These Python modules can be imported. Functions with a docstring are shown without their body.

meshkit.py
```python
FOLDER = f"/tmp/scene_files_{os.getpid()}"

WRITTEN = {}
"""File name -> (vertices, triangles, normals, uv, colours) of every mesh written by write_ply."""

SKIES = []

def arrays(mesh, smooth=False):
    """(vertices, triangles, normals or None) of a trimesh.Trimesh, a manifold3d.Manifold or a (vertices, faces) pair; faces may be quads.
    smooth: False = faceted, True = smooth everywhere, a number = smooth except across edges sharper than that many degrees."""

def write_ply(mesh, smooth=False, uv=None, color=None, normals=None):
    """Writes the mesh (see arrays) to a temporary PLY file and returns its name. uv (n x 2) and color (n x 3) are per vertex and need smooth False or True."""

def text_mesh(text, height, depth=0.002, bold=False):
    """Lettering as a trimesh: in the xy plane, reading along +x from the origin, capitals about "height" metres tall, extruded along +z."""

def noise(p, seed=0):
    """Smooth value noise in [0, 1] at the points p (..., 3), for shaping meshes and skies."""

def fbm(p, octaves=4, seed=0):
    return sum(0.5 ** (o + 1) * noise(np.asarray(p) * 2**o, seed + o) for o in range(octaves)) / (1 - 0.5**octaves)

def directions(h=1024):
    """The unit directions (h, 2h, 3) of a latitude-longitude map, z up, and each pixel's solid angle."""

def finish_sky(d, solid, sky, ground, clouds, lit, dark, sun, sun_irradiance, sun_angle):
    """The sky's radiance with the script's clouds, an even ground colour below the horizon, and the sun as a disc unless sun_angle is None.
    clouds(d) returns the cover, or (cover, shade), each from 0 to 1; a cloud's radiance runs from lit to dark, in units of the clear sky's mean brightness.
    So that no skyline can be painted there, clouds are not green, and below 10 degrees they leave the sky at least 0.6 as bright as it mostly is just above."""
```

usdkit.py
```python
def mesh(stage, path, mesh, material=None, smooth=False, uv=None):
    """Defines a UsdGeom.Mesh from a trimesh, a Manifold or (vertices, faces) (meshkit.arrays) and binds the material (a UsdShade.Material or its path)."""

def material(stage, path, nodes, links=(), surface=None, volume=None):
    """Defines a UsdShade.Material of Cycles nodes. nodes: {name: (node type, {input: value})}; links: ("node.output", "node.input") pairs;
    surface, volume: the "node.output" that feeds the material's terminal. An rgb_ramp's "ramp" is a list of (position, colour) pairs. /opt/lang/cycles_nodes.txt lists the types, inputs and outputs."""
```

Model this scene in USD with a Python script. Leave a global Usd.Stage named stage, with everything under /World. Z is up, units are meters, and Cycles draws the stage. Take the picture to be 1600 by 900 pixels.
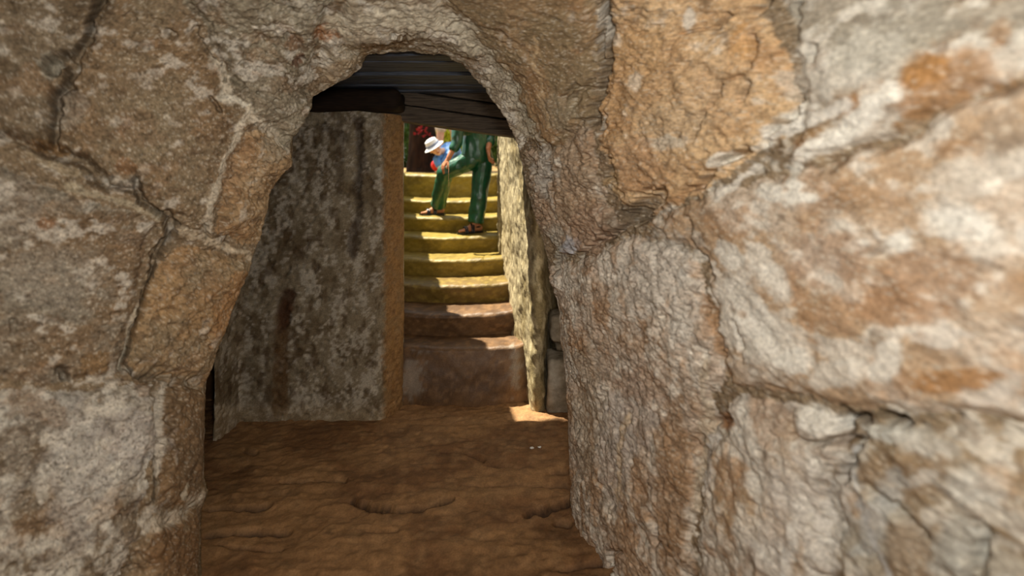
import math, random
import numpy as np, trimesh, manifold3d, usdkit, meshkit
from manifold3d import Manifold
from scipy import ndimage
from pxr import Usd, UsdGeom, UsdLux, UsdShade, Gf, Sdf, Vt
random.seed(7); np.random.seed(7)
rng = np.random.default_rng(11)
stage = Usd.Stage.CreateInMemory()
UsdGeom.SetStageUpAxis(stage, UsdGeom.Tokens.z); UsdGeom.SetStageMetersPerUnit(stage, 1.0)
UsdGeom.Xform.Define(stage, '/World'); UsdGeom.Scope.Define(stage, '/World/Looks')

# ------------------------------------------------------------------ camera
EYE, F, HZ = 1.863, 820.0, 250.0            # eye height, focal length in px of a 1600 px frame, horizon row
cam = UsdGeom.Camera.Define(stage, '/World/camera')
cam.CreateHorizontalApertureAttr(36.0); cam.CreateVerticalApertureAttr(36.0*900/1600)
cam.CreateFocalLengthAttr(36.0*F/1600)
cam.CreateVerticalApertureOffsetAttr(-(450-HZ)*36.0/1600)
cam.CreateClippingRangeAttr(Gf.Vec2f(0.05, 500))
cam.CreateFStopAttr(0.95); cam.CreateFocusDistanceAttr(3.0)
cam.CreateExposureAttr(0.0)
UsdGeom.XformCommonAPI(cam).SetTranslate(Gf.Vec3d(0, 0, EYE)); UsdGeom.XformCommonAPI(cam).SetRotate(Gf.Vec3f(90, 0, 0))
# ------------------------------------------------------------------ light
dome = UsdLux.DomeLight.Define(stage, '/World/sky'); dome.CreateIntensityAttr(0.40); dome.CreateColorAttr(Gf.Vec3f(0.90, 0.96, 1.0))
sun = UsdLux.DistantLight.Define(stage, '/World/sun'); sun.CreateIntensityAttr(13500.0); sun.CreateAngleAttr(1.0); sun.CreateColorAttr(Gf.Vec3f(1.0, 0.92, 0.74))
def aim(prim, to_light):
    q = Gf.Rotation(Gf.Vec3d(0, 0, 1), Gf.Vec3d(*to_light)).GetQuat()
    UsdGeom.Xformable(prim).AddOrientOp(UsdGeom.XformOp.PrecisionDouble).Set(Gf.Quatd(q))
aim(sun, (-0.37, 0.20, 0.90))
def lamp(name, pos, r, intensity, color):
    s = UsdLux.SphereLight.Define(stage, '/World/'+name); s.CreateRadiusAttr(r); s.CreateIntensityAttr(intensity); s.CreateColorAttr(Gf.Vec3f(*color))
    UsdGeom.XformCommonAPI(s).SetTranslate(Gf.Vec3d(*pos))
lamp('tunnel_lamp', (0.10, 0.05, 2.05), 0.09, 285.0, (1.0, 0.97, 0.93))
lamp('rear_fill_light', (-0.5, -1.0, 2.0), 0.09, 105.0, (1.0, 0.93, 0.84))  # unseen fill light, added behind the camera to brighten the chamber
lamp('chamber_lamp', (0.62, 3.05, 1.05), 0.07, 38.0, (1.0, 0.86, 0.68))

# ------------------------------------------------------------------ helpers
def lin(c):
    c = np.asarray(c, float)/255.0
    return np.where(c < 0.04045, c/12.92, ((c+0.055)/1.055)**2.4)
def sm(a, b, x):
    t = np.clip((x-a)/(b-a), 0, 1); return t*t*(3-2*t)
used = {}
def path_of(name, parent=None):
    base = (str(parent.GetPath()) if parent else '/World') + '/' + name
    n = used.get(base, 0); used[base] = n+1
    return base if n == 0 else f'{base}_{n:03d}'
def tag(p, label=None, cat=None, group=None, kind=None):
    for k, v in (('label', label), ('category', cat), ('group', group), ('kind', kind)):
        if v: p.SetCustomDataByKey(k, v)
    return p
def thing(name, label=None, cat=None, group=None, kind=None, loc=None, parent=None):
    x = UsdGeom.Xform.Define(stage, path_of(name, parent))
    if loc is not None: x.AddTranslateOp().Set(Gf.Vec3d(*map(float, loc)))
    return tag(x.GetPrim(), label, cat, group, kind)
def origin(parent):
    o = np.zeros(3)
    while parent and str(parent.GetPath()) != '/World':
        a = parent.GetAttribute('xformOp:translate')
        if a and a.Get() is not None: o += np.array(a.Get())
        parent = parent.GetParent()
    return o
def put(name, mesh, mat, parent=None, smooth=35, col=None, normals=None):
    """one mesh prim; vertices are given in world space"""
    p = path_of(name, parent); o = origin(parent)
    if normals is not None:
        v, f = mesh; n = normals
    else:
        v, f, n = meshkit.arrays(mesh, True if col is not None else smooth)
    m = UsdGeom.Mesh.Define(stage, p)
    m.CreatePointsAttr(Vt.Vec3fArray.FromNumpy((np.asarray(v)-o).astype(np.float32)))
    m.CreateFaceVertexCountsAttr(Vt.IntArray.FromNumpy(np.full(len(f), 3, np.int32)))
    m.CreateFaceVertexIndicesAttr(Vt.IntArray.FromNumpy(np.asarray(f).astype(np.int32).ravel()))
    m.CreateSubdivisionSchemeAttr('none')
    if n is not None:
        m.CreateNormalsAttr(Vt.Vec3fArray.FromNumpy(np.asarray(n).astype(np.float32))); m.SetNormalsInterpolation('vertex')
    if col is not None:
        UsdGeom.PrimvarsAPI(m).CreatePrimvar('tint', Sdf.ValueTypeNames.Color3fArray, 'vertex').Set(Vt.Vec3fArray.FromNumpy(np.asarray(col).astype(np.float32)))
    UsdShade.MaterialBindingAPI.Apply(m.GetPrim()).Bind(mat)
    return m.GetPrim()
def at(u, v, Y): return np.array([(u-800)/F*Y, Y, EYE+(HZ-v)/F*Y])
def project(P):
    Y = np.maximum(P[..., 1], 0.25)
    return 800+F*P[..., 0]/Y, HZ-F*(P[..., 2]-EYE)/Y
def grid_faces(nr, nc, flip=False):
    i, j = np.meshgrid(np.arange(nr-1), np.arange(nc-1), indexing='ij')
    a = (i*nc+j).ravel(); b = a+1; c = a+nc; d = c+1
    f = np.vstack([np.stack([a, b, d], 1), np.stack([a, d, c], 1)])
    return f[:, ::-1] if flip else f
def vnormals(v, f):
    n = np.zeros_like(v); fn = np.cross(v[f[:, 1]]-v[f[:, 0]], v[f[:, 2]]-v[f[:, 0]])
    for k in range(3): np.add.at(n, f[:, k], fn)
    return n/np.maximum(np.linalg.norm(n, axis=1, keepdims=True), 1e-12)
N = meshkit.noise; FB = meshkit.fbm
def seg_dist(u, v, pts):
    d = np.full(u.shape, 1e9)
    for (x0, y0), (x1, y1) in zip(pts[:-1], pts[1:]):
        dx, dy = x1-x0, y1-y0
        t = np.clip(((u-x0)*dx+(v-y0)*dy)/(dx*dx+dy*dy+1e-9), 0, 1)
        d = np.minimum(d, np.hypot(u-x0-t*dx, v-y0-t*dy))
    return d

# ------------------------------------------------------------------ materials
def mat_tint(name, rough=0.85, fine=0.25, bump=0.35, scale=1.0, spec=0.25, stretch=(1, 1, 1)):
    """colour from the mesh's own mineral tint, with fine grain and relief"""
    return usdkit.material(stage, '/World/Looks/'+name, {
        'a': ('attribute', {'attribute': 'tint'}), 'g': ('geometry', {}),
        'mp': ('mapping', {'scale': stretch}),
        'n1': ('noise_texture', {'scale': 90*scale, 'detail': 5, 'roughness': 0.65}),
        'n2': ('noise_texture', {'scale': 34*scale, 'detail': 6, 'roughness': 0.7}),
        'r': ('map_range', {'from_min': 0.3, 'from_max': 0.7, 'to_min': 1-fine, 'to_max': 1+fine}),
        'm': ('vector_math', {'math_type': 'scale'}),
        'b': ('bump', {'strength': bump, 'distance': 0.012/scale}),
        'p': ('principled_bsdf', {'roughness': rough, 'specular_ior_level': spec})},
        [('g.position', 'mp.vector'), ('mp.vector', 'n1.vector'), ('mp.vector', 'n2.vector'), ('n1.fac', 'r.value'), ('a.vector', 'm.vector1'), ('r.result', 'm.scale'),
         ('m.vector', 'p.base_color'), ('n2.fac', 'b.height'), ('b.normal', 'p.normal')], surface='p.BSDF')
def mat_noise(name, c0, c1, scale=8, rough=0.7, bump=0.2, stretch=(1, 1, 1), spec=0.3, dist=0.01, detail=6, c2=None, lo=0.3, hi=0.7):
    ramp = [(lo, tuple(lin(c0))), (hi, tuple(lin(c1)))] if c2 is None else [(lo, tuple(lin(c0))), ((lo+hi)/2, tuple(lin(c2))), (hi, tuple(lin(c1)))]
    return usdkit.material(stage, '/World/Looks/'+name, {
        'g': ('geometry', {}), 'mp': ('mapping', {'scale': stretch}),
        'n': ('noise_texture', {'scale': scale, 'detail': detail, 'roughness': 0.65}), 'c': ('rgb_ramp', {'ramp': ramp}),
        'b': ('bump', {'strength': bump, 'distance': dist}),
        'p': ('principled_bsdf', {'roughness': rough, 'specular_ior_level': spec})},
        [('g.position', 'mp.vector'), ('mp.vector', 'n.vector'), ('n.fac', 'c.fac'), ('c.color', 'p.base_color'), ('n.fac', 'b.height'), ('b.normal', 'p.normal')], surface='p.BSDF')
M_rock = mat_tint('rock', 0.85, 0.30, 0.34)
M_plaster = mat_tint('plaster', 0.9, 0.28, 0.45)
M_floor = mat_tint('earth_floor', 0.72, 0.22, 0.40, spec=0.3)
M_step = mat_tint('step_earth', 0.5, 0.25, 0.30, scale=1.3, spec=0.5)
M_board = mat_noise('dark_board', (30, 34, 42), (96, 104, 118), 9, 0.55, 0.7, (0.6, 4, 14), 0.35, 0.012)
M_lintel = mat_noise('lintel_wood', (42, 36, 30), (118, 104, 88), 9, 0.7, 0.8, (0.7, 5, 16), 0.3, 0.012)
M_beam = mat_noise('brown_beam', (20, 13, 8), (44, 31, 20), 10, 0.8, 0.6, (1, 3, 8), 0.2)
M_earth = mat_noise('packed_earth', (70, 50, 32), (120, 92, 62), 5, 0.95, 0.5, spec=0.1)

# ------------------------------------------------------------------ tunnel rock around the opening
R0 = [(306,940,2.28),(306,900,2.28),(308,810,2.28),(321,778,2.3),(313,755,2.3),(315,690,2.3),(317,640,2.3),(320,595,2.32),(332,570,2.33),(345,530,2.35),
 (367,470,2.37),(385,440,2.38),(397,400,2.4),(412,350,2.42),(420,300,2.43),(440,270,2.44),(456,260,2.45),(457,215,2.47),(470,196,2.48),(485,179,2.5),
 (486,154,2.52),(508,141,2.54),(545,124,2.56),(566,106,2.58),(571,92,2.6),(586,85,2.6),(609,80,2.6),(644,80,2.6),(670,85,2.6),(699,88,2.6),
 (722,99,2.6),(739,115,2.61),(753,132,2.62),(771,155,2.63),(785,176,2.64),(797,199,2.65),(805,216,2.66),(811,236,2.67),(820,290,2.7),(835,340,2.71),
 (848,380,2.72),(857,423,2.73),(867,450,2.73),(875,490,2.74),(878,530,2.74),(883,567,2.75),(888,613,2.75),(889,651,2.75),(891,749,2.75),(893,808,2.75),(894,850,2.75)]
K1 = {0:(248,1060,1.95),1:(248,990,1.95),2:(246,850,1.95),6:(250,640,1.97),7:(225,592,1.98),8:(205,575,1.98),10:(235,450,2.02),12:(272,370,2.08),13:(320,358,2.1),
 15:(350,260,2.13),17:(385,190,2.17),20:(440,110,2.2),23:(505,70,2.24),25:(556,56,2.24),28:(680,52,2.24),31:(770,85,2.3),34:(825,150,2.4),37:(850,230,2.45),
 40:(885,370,2.48),46:(930,600,2.5),48:(935,750,2.48),49:(940,860,2.46),50:(940,930,2.46)}
K2 = {0:(-60,1290,1.62),1:(-60,1150,1.62),2:(-60,950,1.62),6:(-60,700,1.65),10:(-60,480,1.7),14:(-60,200,1.72),17:(-60,-50,1.75),20:(200,-60,1.8),23:(430,-60,1.85),
 26:(640,-60,1.85),29:(800,-60,1.8),32:(1000,-60,1.7),35:(1250,-60,1.45),38:(1660,-60,1.0),40:(1660,250,0.98),44:(1660,600,0.97),48:(1660,1100,0.96),50:(1660,1950,0.96)}
K3 = {0:(-1.75,-.08),6:(-1.78,.9),14:(-1.75,1.9),18:(-1.5,2.5),22:(-.9,2.72),26:(-.2,2.78),31:(.5,2.75),34:(.95,2.6),38:(1.38,2.2),44:(1.42,1.0),50:(1.42,-.08)}
K4 = {k: (x*1.1, z*1.02) for k, (x, z) in K3.items()}
NC = 1250
r0 = np.array(R0, float)
arc = np.concatenate([[0], np.cumsum(np.hypot(*np.diff(r0[:, :2], axis=0).T))])
wgt = arc.copy()
idx_t = np.arange(len(r0))
# columns spread by the mean of the opening's and the outer ring's lengths
k2i = np.array(sorted(K2)); k2p = np.array([K2[k][:2] for k in k2i], float)
arc2 = np.concatenate([[0], np.cumsum(np.hypot(*np.diff(np.clip(k2p, -60, 1660), axis=0).T))])
mix = np.interp(idx_t, idx_t, arc)*0.9/arc[-1] + np.interp(idx_t, k2i, arc2)*1.1/arc2[-1]
ci = np.interp(np.linspace(0, mix[-1], NC), mix, idx_t)      # fractional key index of every column
def col3(keys, sig):
    k = np.array(sorted(keys)); p = np.array([at(*keys[q]) for q in k])
    o = np.stack([np.interp(ci, k, p[:, a]) for a in range(3)], 1)
    return ndimage.gaussian_filter1d(o, sig, axis=0, mode='nearest') if sig else o
C0 = col3({i: R0[i] for i in range(len(R0))}, 1.5)
C1 = col3(K1, 10); C2 = col3(K2, 22)
def colw(keys, Y):
    k = np.array(sorted(keys)); p = np.array([keys[q] for q in k], float)
    x, z = (ndimage.gaussian_filter1d(np.interp(ci, k, p[:, a]), 25, mode='nearest') for a in (0, 1))
    return np.stack([x, np.full_like(x, Y), z], 1)
C3 = colw(K3, 0.0); C4 = colw(K4, -1.6)
ctr = np.array([-0.35, 0, 1.25])
out = (C0-ctr)*[1, 0, 1]; out /= np.linalg.norm(out, axis=1, keepdims=True)
Cm1 = C0 + [0, 0.10, 0] + out*0.05
Cm2 = C0*[1, 0, 1] + [0, 2.9, 0]*np.array([0, 1, 0]) + out*0.55
Cm2[:, 1] = C0[:, 1] + 0.14
Cend = np.tile([-0.1, -1.9, 1.3], (NC, 1)).astype(float)
rows = []
def seg(A, B, n, ease=None):
    for t in np.arange(n)/n: rows.append(A+(B-A)*(t if ease is None else ease(t)))
seg(Cm2, Cm1, 7); seg(Cm1, C0, 9); seg(C0, C1, 74)
# keep the row spacing finer near the opening, where the picture is sharp
seg(C1, C2, 235, lambda t: 0.75*t+0.25*t*t); seg(C2, C3, 34); seg(C3, C4, 14); seg(C4, Cend, 12); rows.append(Cend)
G = np.array(rows); NR = len(G)
fixed = G[:14].copy()
G[10:] = ndimage.gaussian_filter1d(G, 4, axis=0, mode='nearest')[10:]
blend = sm(16, 26, np.arange(NR))[:, None, None]; Gs = np.array(rows); G = Gs*(1-blend)+G*blend
V = G.reshape(-1, 3); Fc = grid_faces(NR, NC)
nb = vnormals(V, Fc)
# make the base normals point into the tunnel
if nb[(NR//3)*NC + NC//8][0] < 0: Fc = Fc[:, ::-1]; nb = -nb
U0, W0 = project(V)
infront = V[:, 1] > 0.5
pw = V.copy()
wu = (FB(pw*14, 3, 5)-.5)*26+(FB(pw*45, 2, 8)-.5)*12; wv = (FB(pw*14+31.7, 3, 6)-.5)*26+(FB(pw*45+9, 2, 9)-.5)*12
U, W = U0+wu, W0+wv
TAN, OCH, ORA, WHI, GRY, BRO, DKB, PNK = (154,128,96), (182,144,94), (166,116,58), (220,214,204), (140,130,114), (116,88,58), (66,46,30), (178,150,130)
# polygon in the frame, wall, base colour, second colour, white share, vertical striation, relief, label
ST = [
 ([(-110,-110),(150,-110),(140,0),(104,88),(80,160),(72,232),(0,200),(-110,160)],'left',(112,92,64),(140,120,92),.15,0,1.0,'dark tan boulder in the top corner'),
 ([(162,0),(275,8),(322,85),(368,180),(338,262),(312,350),(268,338),(214,284),(120,243),(92,210),(118,110)],'left',(142,120,88),(144,114,76),.22,.2,1.1,'large tan block left of the arch'),
 ([(-110,190),(0,262),(105,300),(240,352),(212,470),(186,580),(60,598),(-110,590)],'left',(146,134,116),(140,112,78),.35,.3,1.0,'pale grey block below the large tan block'),
 ([(-110,612),(60,612),(190,602),(248,600),(240,700),(210,850),(186,905),(120,1010),(-110,1010)],'left',(172,164,154),(136,116,90),.55,1.0,.9,'whitish chiselled block at the bottom'),
 ([(338,362),(392,200),(430,214),(464,250),(440,300),(405,385)],'left',(164,128,80),(182,148,102),.16,.9,1.0,'orange brown wedge block beside the opening'),
 ([(284,384),(392,402),(380,470),(345,560),(335,600),(205,570),(220,480),(250,415)],'left',(156,130,92),(172,134,82),.2,.7,1.1,'ochre block in the left jamb'),
 ([(268,598),(335,606),(335,770),(318,782),(248,795),(250,690)],'left',(146,112,70),(128,100,66),.08,.6,.8,'smooth brown block in the left jamb'),
 ([(232,822),(325,795),(325,1010),(150,1010),(200,900)],'left',(140,104,60),(160,130,92),.1,.3,1.0,'brown block at the foot of the left jamb'),
 ([(395,190),(340,90),(285,0),(285,-110),(492,-110),(520,0),(500,70),(492,150),(488,182),(452,232),(432,206)],'ceiling',(150,138,114),(128,112,88),.3,.2,1.25,'rough grey block over the left of the arch'),
 ([(505,150),(508,72),(535,0),(500,-110),(690,-110),(690,20),(745,70),(800,150),(820,215),(805,230),(745,140),(690,95),(570,95)],'ceiling',(166,150,124),(182,166,142),.42,.2,1.0,'pale grey ring of stone along the top of the arch'),
 ([(704,-110),(925,-110),(932,60),(922,180),(880,230),(838,225),(802,135),(752,62),(704,15)],'ceiling',(142,118,80),(160,128,84),.08,.8,.6,'smooth tan slab above the right of the arch'),
 ([(952,40),(985,-110),(1190,-110),(1185,8),(1232,90),(1240,165),(1190,228),(1110,296),(1075,312),(990,346),(960,300),(938,200)],'right',(196,152,96),(208,168,114),.12,.2,1.2,'large orange boulder at the top'),
 ([(822,238),(866,238),(925,196),(950,320),(975,355),(900,398),(866,400),(836,340)],'right',(168,146,122),(182,150,120),.3,1.0,1.0,'pinkish grey block beside the opening'),
 ([(850,420),(905,406),(990,368),(1085,402),(1110,500),(1130,570),(1092,700),(1075,1010),(960,1010),(890,850),(870,600)],'right',(196,174,154),(184,146,108),.5,1.1,.9,'tall pinkish white block of the right jamb'),
 ([(1250,95),(1200,-110),(1720,-110),(1720,80),(1500,150),(1380,215),(1240,260),(1255,165)],'right',(158,146,128),(142,106,58),.4,.1,1.1,'grey white boulder in the top right corner'),
 ([(1000,352),(1115,302),(1235,275),(1390,225),(1505,160),(1720,95),(1720,690),(1560,650),(1420,642),(1300,628),(1140,600),(1118,500),(1095,398)],'right',(178,144,106),(194,172,150),.36,.1,.9,'large brown and white mottled boulder'),
 ([(1148,618),(1255,640),(1305,650),(1318,705),(1290,760),(1300,1010),(1085,1010),(1100,720)],'right',(192,178,164),(180,144,102),.55,1.0,1.0,'streaky whitish block at the bottom'),
 ([(1322,662),(1420,662),(1560,672),(1720,715),(1720,1010),(1320,1010),(1305,770),(1335,705)],'right',(164,152,134),(150,124,88),.4,.3,1.2,'grey white boulder in the bottom right corner'),
]
gx = np.arange(-120, 1721, 2.0); gy = np.arange(-120, 1021, 2.0); GX, GY = np.meshgrid(gx, gy)
lab = np.zeros(GX.shape, np.int16)
for s, st in enumerate(ST):
    P = st[0]; ins = np.zeros(GX.shape, bool)
    for (x0, y0), (x1, y1) in zip(P, P[1:]+P[:1]):
        if y0 != y1: ins ^= ((y0 > GY) != (y1 > GY)) & (GX < (x1-x0)*(GY-y0)/(y1-y0)+x0)
    lab[ins & (lab == 0)] = s+1
edge = np.zeros(GX.shape)
for s in range(1, len(ST)+1):
    d = ndimage.distance_transform_edt(np.pad(lab == s, 1, mode='edge'))[1:-1, 1:-1]*2; edge = np.where(lab == s, d, edge)
ju, jv = np.clip((U+120)/2, 0, lab.shape[1]-1), np.clip((W+120)/2, 0, lab.shape[0]-1)
rowi = np.repeat(np.arange(NR), NC)
inside = infront & (U > -110) & (U < 1710) & (W > -110) & (W < 1010) & (rowi >= 14)
L = np.where(inside, lab[np.round(jv).astype(int), np.round(ju).astype(int)], 0)
E = np.where(inside, ndimage.map_coordinates(edge, [jv, ju], order=1), 0)
SU, SW = U0+wu*0.8, W0+wv*0.8
# cracks: points, half width px, depth m
CR = [([(150,0),(135,60),(112,85),(122,105),(108,135),(88,150),(82,240),(60,235)],8,.075),([(82,105),(100,92),(116,105),(110,135)],12,.09),([(70,238),(120,250),(165,288)],12,.075),([(165,288),(215,300),(240,330),(268,345)],5,.045),([(212,283),(222,318),(245,335),(275,352)],6.5,.07),
 ([(262,340),(268,372),(248,400)],12,.07),([(248,395),(218,490),(190,575)],5,.05),([(90,578),(100,584)],9,.05),([(195,572),(215,584),(262,588)],6,.04),
 ([(322,352),(325,372)],4,.03),([(0,205),(60,238)],6,.03),([(345,100),(350,115),(352,125)],4,.03),([(262,50),(272,58)],6,.04),([(300,50),(322,80),(350,118),(380,130)],4,.022),([(330,150),(345,172)],4,.03),
 ([(615,50),(635,57),(660,48)],4,.03),([(450,55),(470,70)],7,.02),([(463,95),(470,90)],6,.03),
 ([(945,0),(945,40),(950,90),(935,130),(925,190)],7.5,.06),([(938,40),(935,95)],4,.04),([(900,160),(925,125)],4,.02),([(890,150),(905,135),(930,140)],5,.025),
 ([(945,180),(940,215)],4,.025),([(948,235),(955,255),(950,275),(975,300)],4,.03),([(1190,0),(1178,22)],7,.05),([(1140,20),(1118,44)],5,.045),([(1118,44),(1066,54),(1050,85)],2.5,.015),
 ([(1182,55),(1180,85),(1170,108)],4,.04),([(1130,128),(1105,175),(1085,222)],3.5,.035),([(1130,128),(1165,118)],2.5,.02),([(1172,130),(1158,155)],4,.035),([(1240,150),(1235,175),(1200,210)],4,.035),
 ([(1240,60),(1250,10)],5,.03),([(1275,70),(1272,95)],5,.04),([(1165,232),(1125,255),(1095,290),(1070,297)],6,.06),([(1030,305),(1000,325),(985,345)],14,.075),([(990,340),(950,372),(925,380),(900,398)],4,.03),
 ([(1080,340),(1080,370),(1100,400),(1118,430)],5,.03),([(900,405),(908,396)],3,.05),([(1100,400),(1120,470),(1130,560)],3,.02),([(1314,668),(1318,642),(1348,652)],9,.14),([(1382,650),(1416,658)],8,.14),([(1284,690),(1316,682),(1346,690)],5,.05),
 ([(1248,678),(1285,695)],4,.03),([(1350,680),(1320,745)],9,.04),([(962,862),(978,858)],4,.03),([(958,890),(961,865)],5,.05),([(1025,790),(1038,820),(1030,850)],5,.02),([(1110,660),(1130,668)],8,.02),([(1160,500),(1168,560)],4,.015),
 ([(870,380),(868,420)],4,.02),([(852,280),(850,310)],5,.03),([(838,258),(838,268)],5,.03),([(858,258),(860,268)],5,.03),([(245,690),(240,790)],3,.02),([(250,600),(255,690)],3,.02),([(1540,820),(1520,930)],12,.04),([(1360,760),(1400,790),(1440,830)],10,.03)]
crack = np.zeros(len(V))
vis = inside
cu, cv = U0[vis]+wu[vis]*0.55, W0[vis]+wv[vis]*0.55
jag = (0.55+0.9*N(pw[vis]*60, 3))
cacc = np.zeros(vis.sum())
for pts, hw, dep in CR:
    d = seg_dist(cu, cv, pts)/(hw*jag); cacc = np.maximum(cacc, dep*(1-sm(.35, 1.25, d)))
crack[vis] = cacc
# relief
base_amp = np.ones(len(V)); stri = np.zeros(len(V)); rise = np.zeros(len(V)); tilt = np.zeros(len(V)); fine_ = np.ones(len(V))
for s, st in enumerate(ST):
    q = L == s+1
    base_amp[q] = st[6]; stri[q] = st[5]
    fine_[q] = {10:.45, 14:.45, 15:.40, 17:.45, 11:.75, 16:.6}.get(s, 1.0)
    tilt[q] = 0.012*(((s*37) % 11)/10-.5)
rise = sm(0, 16, E)*0.026 + sm(0, 60, E)*0.014 + tilt*sm(0, 25, E)
stretch = np.array([1, 1, .28])
nz1 = FB(pw*3.2, 3, 21)-.5; nz2 = FB(pw*11, 3, 22)-.5; nz3 = FB(pw*38, 3, 23)-.5; nzs = FB(pw*stretch*40, 3, 24)-.5
rid = 1-np.abs(2*FB(pw*17+5, 3, 31)-1)
pit = sm(.70, .80, N(pw*34, 41))*.55+sm(.74, .84, N(pw*70, 42))*.45
chip = np.round(FB(pw*13+3, 2, 51)*7)/7-.5                     # stepped, flaking faces
near0 = np.clip((rowi-14)/14.0, 0, 1)
H = base_amp*(nz1*.06*near0 + nz2*.040 + fine_*(nz3*.021*(1-.5*np.minimum(stri, 1)) + (rid-.7)*.006 + chip*.006 + (FB(pw*95, 2, 25)-.5)*.009 - pit*.016) - .014) + stri*nzs*.022 + rise - crack
H *= np.where(rowi < 14, .3, .3+.7*near0)
V2 = V + nb*H[:, None]
VN = vnormals(V2, Fc)
# tint
nA = FB(pw*5+11, 4, 61); nB = FB(pw*13+3, 4, 62); nC = FB(pw*30+8, 3, 63); nS = FB(pw*np.array([1, 1, .25])*22, 4, 64); nD = FB(pw*70, 2, 65)
colr = np.tile(lin((140,116,84)), (len(V), 1))
white = np.full(len(V), .25)
for s, st in enumerate(ST):
    q = L == s+1
    m = sm(.42, .58, nA[q]*.6+nB[q]*.4)[:, None]
    colr[q] = lin(st[2])*(1-m)+lin(st[3])*m; white[q] = st[4]
def over(mask, c):
    global colr
    colr = colr*(1-mask[:, None]) + lin(c)*mask[:, None]
wn = np.where(stri > .4, nS*.55+nB*.25+nC*.2, nB*.6+nC*.4)
over(sm(.62-.28*white, .70-.28*white, wn)*(.35+.55*white), WHI)
over(sm(.58, .68, FB(pw*9+40, 4, 66))*np.where(U < 860, .28, .5)*(L > 0), ORA)
over(sm(.60, .72, FB(pw*20+70, 3, 67))*.55, BRO)
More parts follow.
